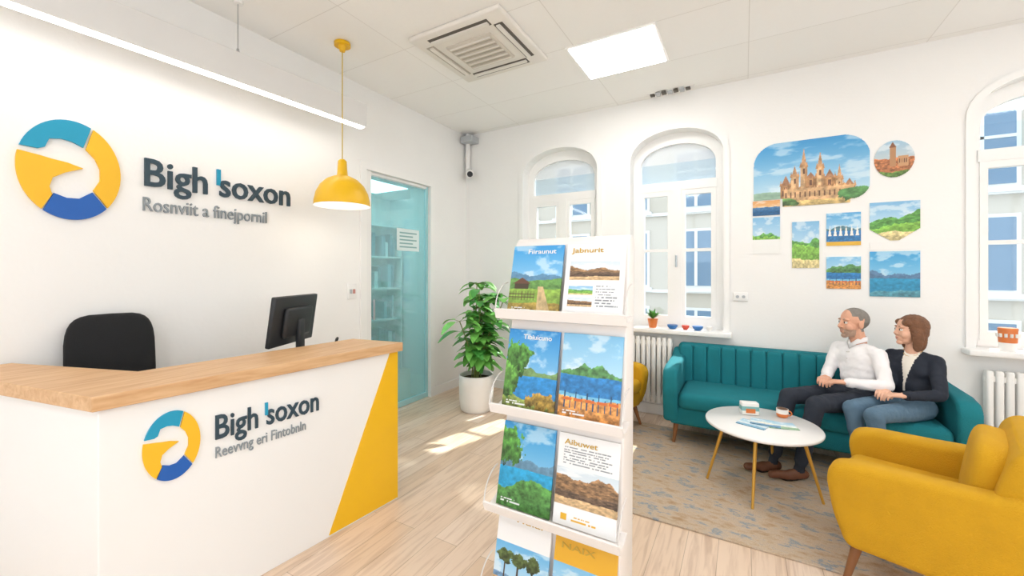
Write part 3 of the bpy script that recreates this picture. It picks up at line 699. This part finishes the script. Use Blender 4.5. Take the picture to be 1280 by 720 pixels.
b=B(); c=(2.36,-.03,ZS+.005); b.lathe([(.035,0),(.05,.085),(.052,.09)],c,ORG,24); b.lathe([(.046,.086),(.01,.09)],c,M('soil','4a3626',.9))
LG=M('leaf_light','5a9a44',.5,var=.25,vscale=20)
def leaf(b,p,d,up,L,w,mat,droop=.3):
    d=V(d).normalized(); s=d.cross(V(up)).normalized(); u=s.cross(d)
    vs=[];N=6
    for i in range(N+1):
        t=i/N; ww=w*math.sin(math.pi*min(1,t*.93+.03))**.8*(1-.25*t); q=V(p)+d*(L*t)-V((0,0,1))*(droop*L*t*t)
        vs+= [q-s*ww+u*ww*.25,q,q+s*ww+u*ww*.25]
    fs=[]
    for i in range(N):
        a=3*i; fs+=[(a,a+1,a+4,a+3),(a+1,a+2,a+5,a+4)]
    b.add(vs,fs,mat,True)
for i in range(34):
    a=RG.random()*6.28; leaf(b,(c[0],c[1],c[2]+.085),(math.cos(a)*.7,math.sin(a)*.4,RG.uniform(.5,1.4)),(0,0,1),RG.uniform(.08,.14),.016,LG,.2)
b.obj('potted_herb')
b=B(); 
for x,m,r in((2.55,M('blue_dish','2f6fb0',.3),.05),(2.67,M('red_dish','c8452f',.35),.035),(2.78,M('blue_dish','2f6fb0',.3),.05),(2.88,CWH,.03)):
    b.lathe([(r*.5,0),(r*.9,.02),(r,.04),(r*.95,.042)],(x,-.04,ZS+.005),m,24)
b.obj('painted_bowls')
b=B(); c=(4.81,-.05,ZS+.005); b.lathe([(.04,0),(.046,.06)],c,CWH,24); b.lathe([(.046,.06),(.05,.16),(.046,.165)],c,ORG,24)
for i in range(12):
    a=i/12*6.28; b.cyl(V(c)+V((.0495*math.cos(a),.0495*math.sin(a),.1)),V(c)+V((.052*math.cos(a),.052*math.sin(a),.125)),.008,.008,CWH,6)
b.obj('patterned_cup')

# plant
pp=V((.72,-.81,0)); b=B()
b.lathe([(.14,0),(.165,.02),(.178,.12),(.182,.28),(.18,.375),(.172,.38),(.165,.37),(.16,.33)],pp,CWH,40)
b.lathe([(.165,.33),(.01,.345)],pp,M('soil','4a3626',.9),24)
LV=M('leaf_green','74bb55',.42,var=.35,vscale=9); LV2=M('leaf_deep','4c9a44',.42,var=.3,vscale=9); ST=M('plant_stem','7f8a4c',.7)
for i in range(20):
    a=RG.random()*6.28; rr=RG.uniform(.04,.36)*(1 if i>2 else .3); h=RG.uniform(.65,1.3)
    if rr>.22: h=min(h,1.12)
    p0=pp+V((RG.uniform(-.05,.05),RG.uniform(-.05,.05),.33)); pts=[]
    for k in range(7):
        t=k/6; pts.append(p0+V((math.cos(a)*rr*t**1.2,math.sin(a)*rr*t**1.2,(h-.3)*t)))
    b.tube(pts,.005,ST,6)
    for k in range(2,7):
        for q in range(2 if k<6 else 5):
            b2=RG.random()*6.28; dd=V((math.cos(b2),math.sin(b2),RG.uniform(-.1,.7)))
            L=RG.uniform(.13,.22); p=pts[k]; s2=p+dd.normalized()*.05
            b.cyl(p,s2,.002,.002,ST,4); leaf(b,s2,dd,(0,0,1),L,L*.33,LV if RG.random()<.7 else LV2,.5)
b.obj('potted_plant')

# ---------------------------------------------------------------- people
def sph(c,fr,r,n=20,m=12):
    vs=[];fs=[]
    for j in range(m+1):
        a=-math.pi/2+math.pi*j/m
        for i in range(n):
            t=2*math.pi*i/n; vs.append(V(c)+fr@V((r[0]*math.cos(a)*math.cos(t),r[1]*math.cos(a)*math.sin(t),r[2]*math.sin(a))))
    for j in range(m):
        for i in range(n): fs.append((j*n+i,j*n+(i+1)%n,(j+1)*n+(i+1)%n,(j+1)*n+i))
    return vs,fs
I3=Matrix.Identity(3)
def build(prims,name,mats,voxel,smooth,parent,labfn=None,disp=0,squash=None,dscale=.05):
    b=B(); tmp=WHITE
    for p in prims:
        if p[0]=='e':
            vs,fs=sph(p[1],p[3],p[2]); b.add(vs,fs,tmp)
        else:
            _,a,c,ra,rc,_l=p
            vs,fs=sph(a,I3,(ra,)*3,14,8); b.add(vs,fs,tmp); vs,fs=sph(c,I3,(rc,)*3,14,8); b.add(vs,fs,tmp)
            b.cyl(a,c,ra,rc,tmp,14)
    me=bpy.data.meshes.new(name); me.from_pydata(b.v,[],b.f)
    bm=bmesh.new();bm.from_mesh(me); bmesh.ops.remove_doubles(bm,verts=bm.verts[:],dist=1e-6); bmesh.ops.recalc_face_normals(bm,faces=bm.faces[:]); bm.to_mesh(me);bm.free()
    ob=bpy.data.objects.new(name,me);COL.objects.link(ob)
    m=ob.modifiers.new('r','REMESH');m.mode='VOXEL';m.voxel_size=voxel
    m=ob.modifiers.new('s','SMOOTH');m.factor=.5;m.iterations=smooth
    if disp:
        tx=bpy.data.textures.new(name+'_folds','CLOUDS'); tx.noise_scale=dscale
        m=ob.modifiers.new('d','DISPLACE');m.texture=tx;m.strength=disp;m.mid_level=.5;m.texture_coords='GLOBAL'
    bpy.context.view_layer.update(); dg=bpy.context.evaluated_depsgraph_get()
    nm=bpy.data.meshes.new_from_object(ob.evaluated_get(dg)); bpy.data.objects.remove(ob)
    nf=len(nm.polygons); C=np.zeros(nf*3); nm.polygons.foreach_get('center',C); C=C.reshape(-1,3)
    best=np.full(nf,1e9);lab=np.zeros(nf,int); names=list(mats.keys())
    for p in prims:
        if p[0]=='e':
            F=np.array(p[3]); q=(C-np.array(p[1]))@F/np.array(p[2]); d=(np.linalg.norm(q,axis=1)-1)*min(p[2]); l=p[4]
        else:
            a=np.array(p[1]);c=np.array(p[2]);ab=c-a; t=np.clip(((C-a)@ab)/max(ab@ab,1e-9),0,1)
            d=np.linalg.norm(C-(a+t[:,None]*ab),axis=1)-(p[3]+(p[4]-p[3])*t); l=p[5]
        k=names.index(l); s_=d<best; best[s_]=d[s_]; lab[s_]=k
    if labfn is not None: lab=labfn(C,lab,names)
    nm.materials.clear()
    for k in names: nm.materials.append(mats[k])
    nm.polygons.foreach_set('material_index',lab.astype(np.int32)); nm.polygons.foreach_set('use_smooth',np.ones(nf,bool))
    if squash:
        c0,k=squash; r=V((.8685,.4958,0))
        for v in nm.vertices:
            d=(v.co-c0).dot(r); v.co-=r*d*(1-k)
    nm.update()
    ob=bpy.data.objects.new(name,nm);COL.objects.link(ob)
    if parent: attach(ob,parent)
    return ob

def hand(w,d,n,s,sc=.95,curl=(22,34,24),lab='skin'):
    w=V(w);d=V(d).normalized();n=V(n);n=(n-d*n.dot(d)).normalized();s=V(s);s=(s-d*s.dot(d)-n*s.dot(n)).normalized()
    P=[]; offs=(.031,.011,-.010,-.029); Ls=(.068,.077,.071,.055)
    P.append(('c',w-d*.02*sc,w+d*.02*sc,.026*sc,.024*sc,lab))
    for o,L in zip(offs,Ls):
        k=w+d*(.088 if o>-.02 else .08)*sc+s*o*sc
        P.append(('c',w+d*.012*sc+s*o*.6*sc,k,.0155*sc,.0125*sc,lab))
        dr=d.copy(); p=k; ang=0
        for seg,r0,r1,cu in zip((.45,.31,.24),(.0098,.0088,.0078),(.0088,.0078,.0066),curl):
            ang+=math.radians(cu); dr=d*math.cos(ang)-n*math.sin(ang)+s*o*.6
            q=p+dr.normalized()*L*seg*sc; P.append(('c',p,q,r0*sc,r1*sc,lab)); p=q
    p=w+d*.022*sc+s*.024*sc; q=p+(d*.6+s*.7-n*.3).normalized()*.042*sc; r=q+(d*.9+s*.25-n*.3).normalized()*.03*sc; t=r+(d*.95-n*.35).normalized()*.024*sc
    P+= [('c',p,q,.015*sc,.0115*sc,lab),('c',q,r,.0115*sc,.0098*sc,lab),('c',r,t,.0098*sc,.008*sc,lab)]
    return P

def headp(c,f,u,sc,male):
    f=V(f).normalized();u=V(u);u=(u-f*u.dot(f)).normalized();l=u.cross(f)
    F=Matrix((f,l,u)).transposed()
    T=lambda x,y,z: V(c)+F@V((x*sc,y*sc,z*sc))
    E=lambda p,r,lab: ('e',T(*p),tuple(q*sc for q in r),F,lab)
    nz=(.108,.0115) if male else (.103,.0095)
    P=[E((-.012,0,.032),(.098,.077,.086),'skin'),E((.03,0,-.015),(.062,.062,.088),'skin'),E((.028,0,-.064),(.054,.054 if male else .048,.046),'skin'),
       E((.066,0,-.096),(.022,.026,.019),'skin'),('c',T(.083,0,.018),T(nz[0],0,-.024),.0075*sc,nz[1]*sc,'skin'),
       E((.094,.010,-.030),(.010,.008,.007),'skin'),E((.094,-.010,-.030),(.010,.008,.007),'skin'),
       E((.073,.03,.027),(.016,.026,.009),'skin'),E((.073,-.03,.027),(.016,.026,.009),'skin'),
       E((.055,.038,-.03),(.030,.024,.030),'skin'),E((.055,-.038,-.03),(.030,.024,.030),'skin'),
       E((.078,0,-.060),(.013,.030,.022),'skin'),
       E((.085,0,-.057),(.008,.020,.0048),'lip'),E((.084,0,-.0665),(.008,.017,.0055),'lip'),
       E((-.008,.079,-.004),(.019,.010,.032),'skin'),E((-.008,-.079,-.004),(.019,.010,.032),'skin'),
       ('c',T(-.02,0,-.05),T(-.045,0,-.15),.052*sc if male else .043*sc,.056*sc if male else .046*sc,'skin')]
    return P,T,F
def eyes(T,F,sc,par,browm,squash):
    b=B(); EW=M('eye_white','eeeae4',.2); IR=M('iris_brown','3a2a20',.2)
    for s in(-1,1):
        vs,fs=sph(T(.076,s*.030,.005),F,(.0130*sc,.0145*sc,.0095*sc)); b.add(vs,fs,EW,True)
        vs,fs=sph(T(.0858,s*.030,.005),F,(.0045*sc,.0065*sc,.0068*sc)); b.add(vs,fs,IR,True)
        b.tube([T(.084,s*.014,.027),T(.088,s*.028,.032),T(.076,s*.048,.028)],.0028*sc,browm,6)
        b.tube([T(.083,s*.016,.012),T(.0895,s*.030,.0155),T(.078,s*.045,.010)],.0014*sc,browm,6)
    c0,k=squash; r=V((.8685,.4958,0)); b.v=[tuple(V(v)-r*(V(v)-c0).dot(r)*(1-k)) for v in b.v]
    b.obj('eyes_and_brows',par)

SKM=M('skin_man','dfa88c',.5,var=.06,vscale=20); SKW=M('skin_woman','e6b499',.5,var=.06,vscale=20)
LIPM=M('lip_man','bd8072',.45); LIPW=M('lip_woman','c06f68',.4)
GH=M('hair_grey','8d8780',.8,bump=.8,bscale=220,var=.3,vscale=60); BRD=M('beard_grey','bc9c88',.85,bump=.6,bscale=250,var=.2,vscale=80)
BH=M('hair_brown','7a5238',.55,bump=.8,bscale=160,var=.45,vscale=30)
SHIRT=M('shirt_white','f2eff0',.8,bump=.25,bscale=18,var=.03); NAVYP=M('trousers_navy','262c38',.85,bump=.3,bscale=25)
JEAN=M('jeans_blue','58748a',.85,bump=.3,bscale=120,var=.2); BLZ=M('blazer_navy','1b2230',.8,bump=.3,bscale=30); BLS=M('blouse_cream','efe8dc',.7)
SHOE=M('shoe_brown','6b4028',.5,var=.2); SOLE=M('shoe_sole','2c211a',.8); BOOT=M('shoe_dark','2a2522',.5)

def person(name,pel,waist,chest,neckb,headc,f,fh,shw,shz,elb,wri,hips,knees,ank,toes,hd,mats,male,k):
    e=empty(name,(pel[0],pel[1],0)); f=V(f).normalized(); l=V((-f.y,f.x,0)); F=Matrix((f,l,V((0,0,1)))).transposed()
    pel=V(pel);waist=V(waist);chest=V(chest);neckb=V(neckb)
    P=[('e',pel,(.125*k,.165*k,.105*k),F,'pants'),('e',waist,(.115*k,.145*k,.14*k),F,'top'),('e',chest,(.11*k,.165*k,.14*k),F,'top'),
       ('e',(waist+chest)/2,(.112*k,.15*k,.15*k),F,'top'),
       ('c',chest+V((0,0,.06)),neckb,.072*k,.048*k,'top')]
    sh=[neckb+l*shw*s+V((0,0,shz)) for s in(1,-1)]
    P.append(('c',sh[0]-l*.03,sh[1]+l*.03,.052*k,.052*k,'top'))
    P.append(('c',neckb+V((0,0,-.02)),sh[0],.05*k,.046*k,'top')); P.append(('c',neckb+V((0,0,-.02)),sh[1],.05*k,.046*k,'top'))
    P.append(('c',sh[0]-l*.06+V((0,0,-.05)),sh[1]+l*.06+V((0,0,-.05)),.075*k,.075*k,'top'))
    if not male:
        P+= [('e',chest+f*.07*k+l*.06*s+V((0,0,-.01)),(.05*k,.06*k,.06*k),F,'top') for s in(1,-1)]
    for i in range(2):
        E_=V(elb[i]);W=V(wri[i]);m=(sh[i]+E_)/2
        P+= [('c',sh[i],E_,.054*k,.045*k,'top'),('c',E_,W,.045*k,.033*k,'top')]
        hp=V(hips[i]);kn=V(knees[i]);an=V(ank[i]);to=V(toes[i])
        P+= [('c',hp,kn,.088*k,.062*k,'pants'),('c',kn,kn+(an-kn)*.35,.062*k,.056*k,'pants'),('c',kn+(an-kn)*.35,an+(kn-an)*.12,.056*k,.046*k,'pants'),
             ('c',an+(kn-an)*.12,an,.034*k,.034*k,'skin2'),
             ('c',an+V((0,0,-.035)),to+V((0,0,.005)),.036*k,.028*k,'shoe'),('c',an+(an-to).normalized()*.03+V((0,0,-.04)),an+(to-an)*.5+V((0,0,-.03)),.034*k,.036*k,'shoe')]
    def lf(C,lab,names):
        lab=lab.copy(); sh_=names.index('shoe'); so=names.index('sole'); lab[(lab==sh_)&(C[:,2]<.028)]=so
        if not male:
            q=C-np.array(chest); ll=q@np.array(l); ff=q@np.array(f); zz=q[:,2]
            lab[(lab==names.index('top'))&(ff>.0)&(np.abs(ll)<.008+.20*np.clip(zz+.06,0,.3))&(zz>-.14)&(zz<.2)]=names.index('blouse')
        return lab
    build(P,'body',mats,.0065,7,e,lf,.012,None,.06)
    for i in range(2):
        W=V(wri[i]); d,n_,s_=hd[i]; build(hand(W,d,n_,s_,.95*k if male else .98*k),'hand_%d'%(i+1),{'skin':mats['skin']},.0032,2,e)
        b=B(); dd=(V(wri[i])-V(elb[i])).normalized(); b.cyl(W-dd*.03,W+dd*.004,.0375*k,.035*k,mats['top'],20); b.obj('cuff_%d'%(i+1),e)
    sc=.98*k+.06 if male else .98*k+.05
    Pp,T,Fh=headp(headc,fh,(0,0,1),sc,male)
    Pp.append(('c',T(-.03,0,-.08),neckb+V((0,0,.0)),.05*k,.056*k,'skin'))
    sq=(V(headc),.87)
    def hl(C,lab,names):
        lab=lab.copy(); q=((C-np.array(V(headc)))@np.array(Fh))/sc; x,y,z=q.T
        if male:
            hr=(x<.012-.35*np.clip(.06-z,-.1,.2))&(z>-.045)&~((np.abs(y)>.081)); hr|=(z>.055)&(x<.045)&(z<.2)
            hr|=(x<-.03)&(z>-.06)
            lab[hr&(lab!=names.index('lip'))]=names.index('hair')
            bd=(z<-.046)&(x>.01)&(z>-.125)&(np.sqrt(x*x+y*y)>.03)&~((np.abs(z+.062)<.011)&(np.abs(y)<.022)&(x>.07))
            lab[bd&(lab!=names.index('lip'))]=names.index('beard')
        return lab
    if male:
        Pp+=[('e',T(-.03,0,.03),tuple(q*sc for q in(.086,.083,.082)),Fh,'skin')]
        build(Pp,'head',{'skin':mats['skin'],'lip':LIPM,'hair':GH,'beard':BRD},.0032,3,e,hl,0,sq)
        eyes(T,Fh,sc,e,GH,sq)
        b=B(); c0=neckb+V((0,0,.040))
        for s in(1,-1):
            pts=[c0+f*.062*k+V((0,0,-.035)),c0+f*.045*k+l*.035*s*k+V((0,0,.0)),c0+l*.062*s*k+V((0,0,.018)),c0-f*.045*k+l*.035*s*k+V((0,0,.02)),c0-f*.058*k+V((0,0,.02))]
            lo=[p+V((0,0,-.035))+((p-c0)*.22) for p in pts]; vs=pts+lo; n=len(pts)
            b.add(vs,[(i,i+1,n+i+1,n+i) for i in range(n-1)],mats['top'],True)
        ob=b.obj('shirt_collar',e); m=ob.modifiers.new('t','SOLIDIFY');m.thickness=.004
        b=B()
        for i in range(5):
            p=chest+f*.112*k+V((0,0,.07-.05*i)); b.cyl(p-f*.02,p+f*.002,.004,.004,M('button','d8d4d0',.3),8)
        b.obj('shirt_buttons',e)
    else:
        build(Pp,'head',{'skin':mats['skin'],'lip':LIPW},.0032,3,e,None,0,sq); eyes(T,Fh,sc,e,BH,sq)
        E=lambda p,r: ('e',T(*p),tuple(q*sc for q in r),Fh,'hair')
        HP=[E((-.026,0,.042),(.104,.09,.09)),E((-.035,0,.0),(.088,.092,.09)),E((.044,.045,.062),(.034,.034,.028)),E((.044,-.045,.062),(.034,.034,.028)),
            E((-.016,.076,-.04),(.042,.022,.085)),E((-.016,-.076,-.04),(.042,.022,.085)),E((-.055,.04,-.065),(.042,.042,.085)),E((-.055,-.04,-.065),(.042,.042,.085)),
            E((-.018,.072,-.10),(.034,.020,.055)),E((-.018,-.072,-.10),(.034,.020,.055)),E((-.07,0,-.07),(.032,.058,.085))]
        build(HP,'hair',{'hair':BH},.004,3,e,None,.006,sq,.012)
        b=B(); c0=neckb+V((0,0,.02)); pts=[]
        for i in range(17):
            a=math.pi*2*i/16; pts.append(c0+f*.062*k*math.cos(a)+l*.06*k*math.sin(a)+V((0,0,-.045*math.cos(a))))
        b.tube(pts,.0018,GOLD,6); b.obj('necklace',e)
    return e
person('seated_man',(3.91,-.45,.535),(3.925,-.43,.66),(3.92,-.40,.785),(3.91,-.395,.91),(3.880,-.41,1.066),(-.8,-.6,0),(-.93,-.36,.0),
    .155,-.055,[(4.02,-.64,.66),(3.74,-.35,.67)],[(3.80,-.70,.675),(3.70,-.54,.665)],
    [(3.965,-.52,.53),(3.86,-.38,.53)],[(3.60,-.86,.535),(3.45,-.75,.54)],[(3.50,-.91,.085),(3.35,-.85,.085)],[(3.335,-1.0,.042),(3.19,-.95,.042)],
    [((-.95,.12,-.06),(0,0,1),(-.1,.95,0)),((-.35,-.9,-.02),(0,0,1),(.9,-.2,0))],
    {'top':SHIRT,'pants':NAVYP,'skin':SKM,'skin2':NAVYP,'shoe':SHOE,'sole':SOLE},True,.94)
person('seated_woman',(4.18,-.50,.525),(4.20,-.48,.645),(4.21,-.455,.765),(4.205,-.45,.885),(4.185,-.455,1.035),(-.66,-.75,0),(-.985,-.17,.04),
    .125,-.045,[(4.27,-.69,.65),(4.055,-.52,.66)],[(4.085,-.78,.645),(4.01,-.66,.64)],
    [(4.22,-.56,.52),(4.12,-.46,.52)],[(3.89,-.93,.53),(3.80,-.83,.535)],[(3.95,-.96,.085),(3.87,-.88,.085)],[(3.83,-1.08,.042),(3.75,-1.0,.042)],
    [((-.96,.05,-.05),(0,0,1),(0,.95,0)),((-.45,-.8,-.02),(0,0,1),(.8,-.3,0))],
    {'top':BLZ,'blouse':BLS,'pants':JEAN,'skin':SKW,'skin2':SKW,'shoe':BOOT,'sole':SOLE},False,.86)

# outside
b=B(); FA=M('facade_render','bdb6aa',.9); FW=M('facade_white','dcdcda',.7); FG=M('facade_glass','5d7d98',.25); 
b.box(-6,14,5.5,6.0,-1.2,6.0,FA)
for i in range(13):
    for j in range(4):
        x=-5.4+i*1.45;z=-.6+j*1.75
        b.box(x-.06,x+.86,5.44,5.5,z-.06,z+1.26,FW); b.box(x,x+.8,5.42,5.45,z,z+1.2,FG); b.box(x+.37,x+.43,5.40,5.43,z,z+1.2,FW); b.box(x,x+.8,5.40,5.43,z+.75,z+.8,FW)
        b.box(x-.12,x+.92,5.36,5.5,z-.14,z-.06,FW)
for z in (.98,2.73,4.48): b.box(-6,14,5.40,5.5,z,z+.07,FW)
b.obj('neighbouring_building')
b=B(); b.box(-8,16,.36,5.5,-1.3,-1.2,M('pavement','a9a6a0',.9)); b.obj('street_pavement')

# light / camera
w=bpy.data.worlds.new('World'); scene.world=w; w.use_nodes=True
bg=w.node_tree.nodes['Background']; bg.inputs[0].default_value=(.90,.95,1,1); bg.inputs[1].default_value=2.2
l=bpy.data.lights.new('sun','SUN'); l.energy=9; l.angle=math.radians(1); l.color=(1,.95,.87)
o=bpy.data.objects.new('sun',l); COL.objects.link(o); o.rotation_euler=V((-.30,-1,-1.12)).to_track_quat('-Z','Y').to_euler(); o.location=(3,4,8)
cam=bpy.data.cameras.new('camera'); cam.sensor_width=36; cam.lens=508/1280*36; cam.shift_y=-20/1280; cam.clip_start=.05
co=bpy.data.objects.new('camera',cam); COL.objects.link(co); co.location=(3.168,-4.341,1.45); co.rotation_euler=(math.radians(90),0,math.radians(29.72)); scene.camera=co
if CROP:
    cx,cy,S=CROP; cam.lens*=S; cam.shift_x=(cx-640)/1280*S; cam.shift_y=-(cy-340)/1280*S
scene.view_settings.view_transform='Standard'; scene.view_settings.exposure=0
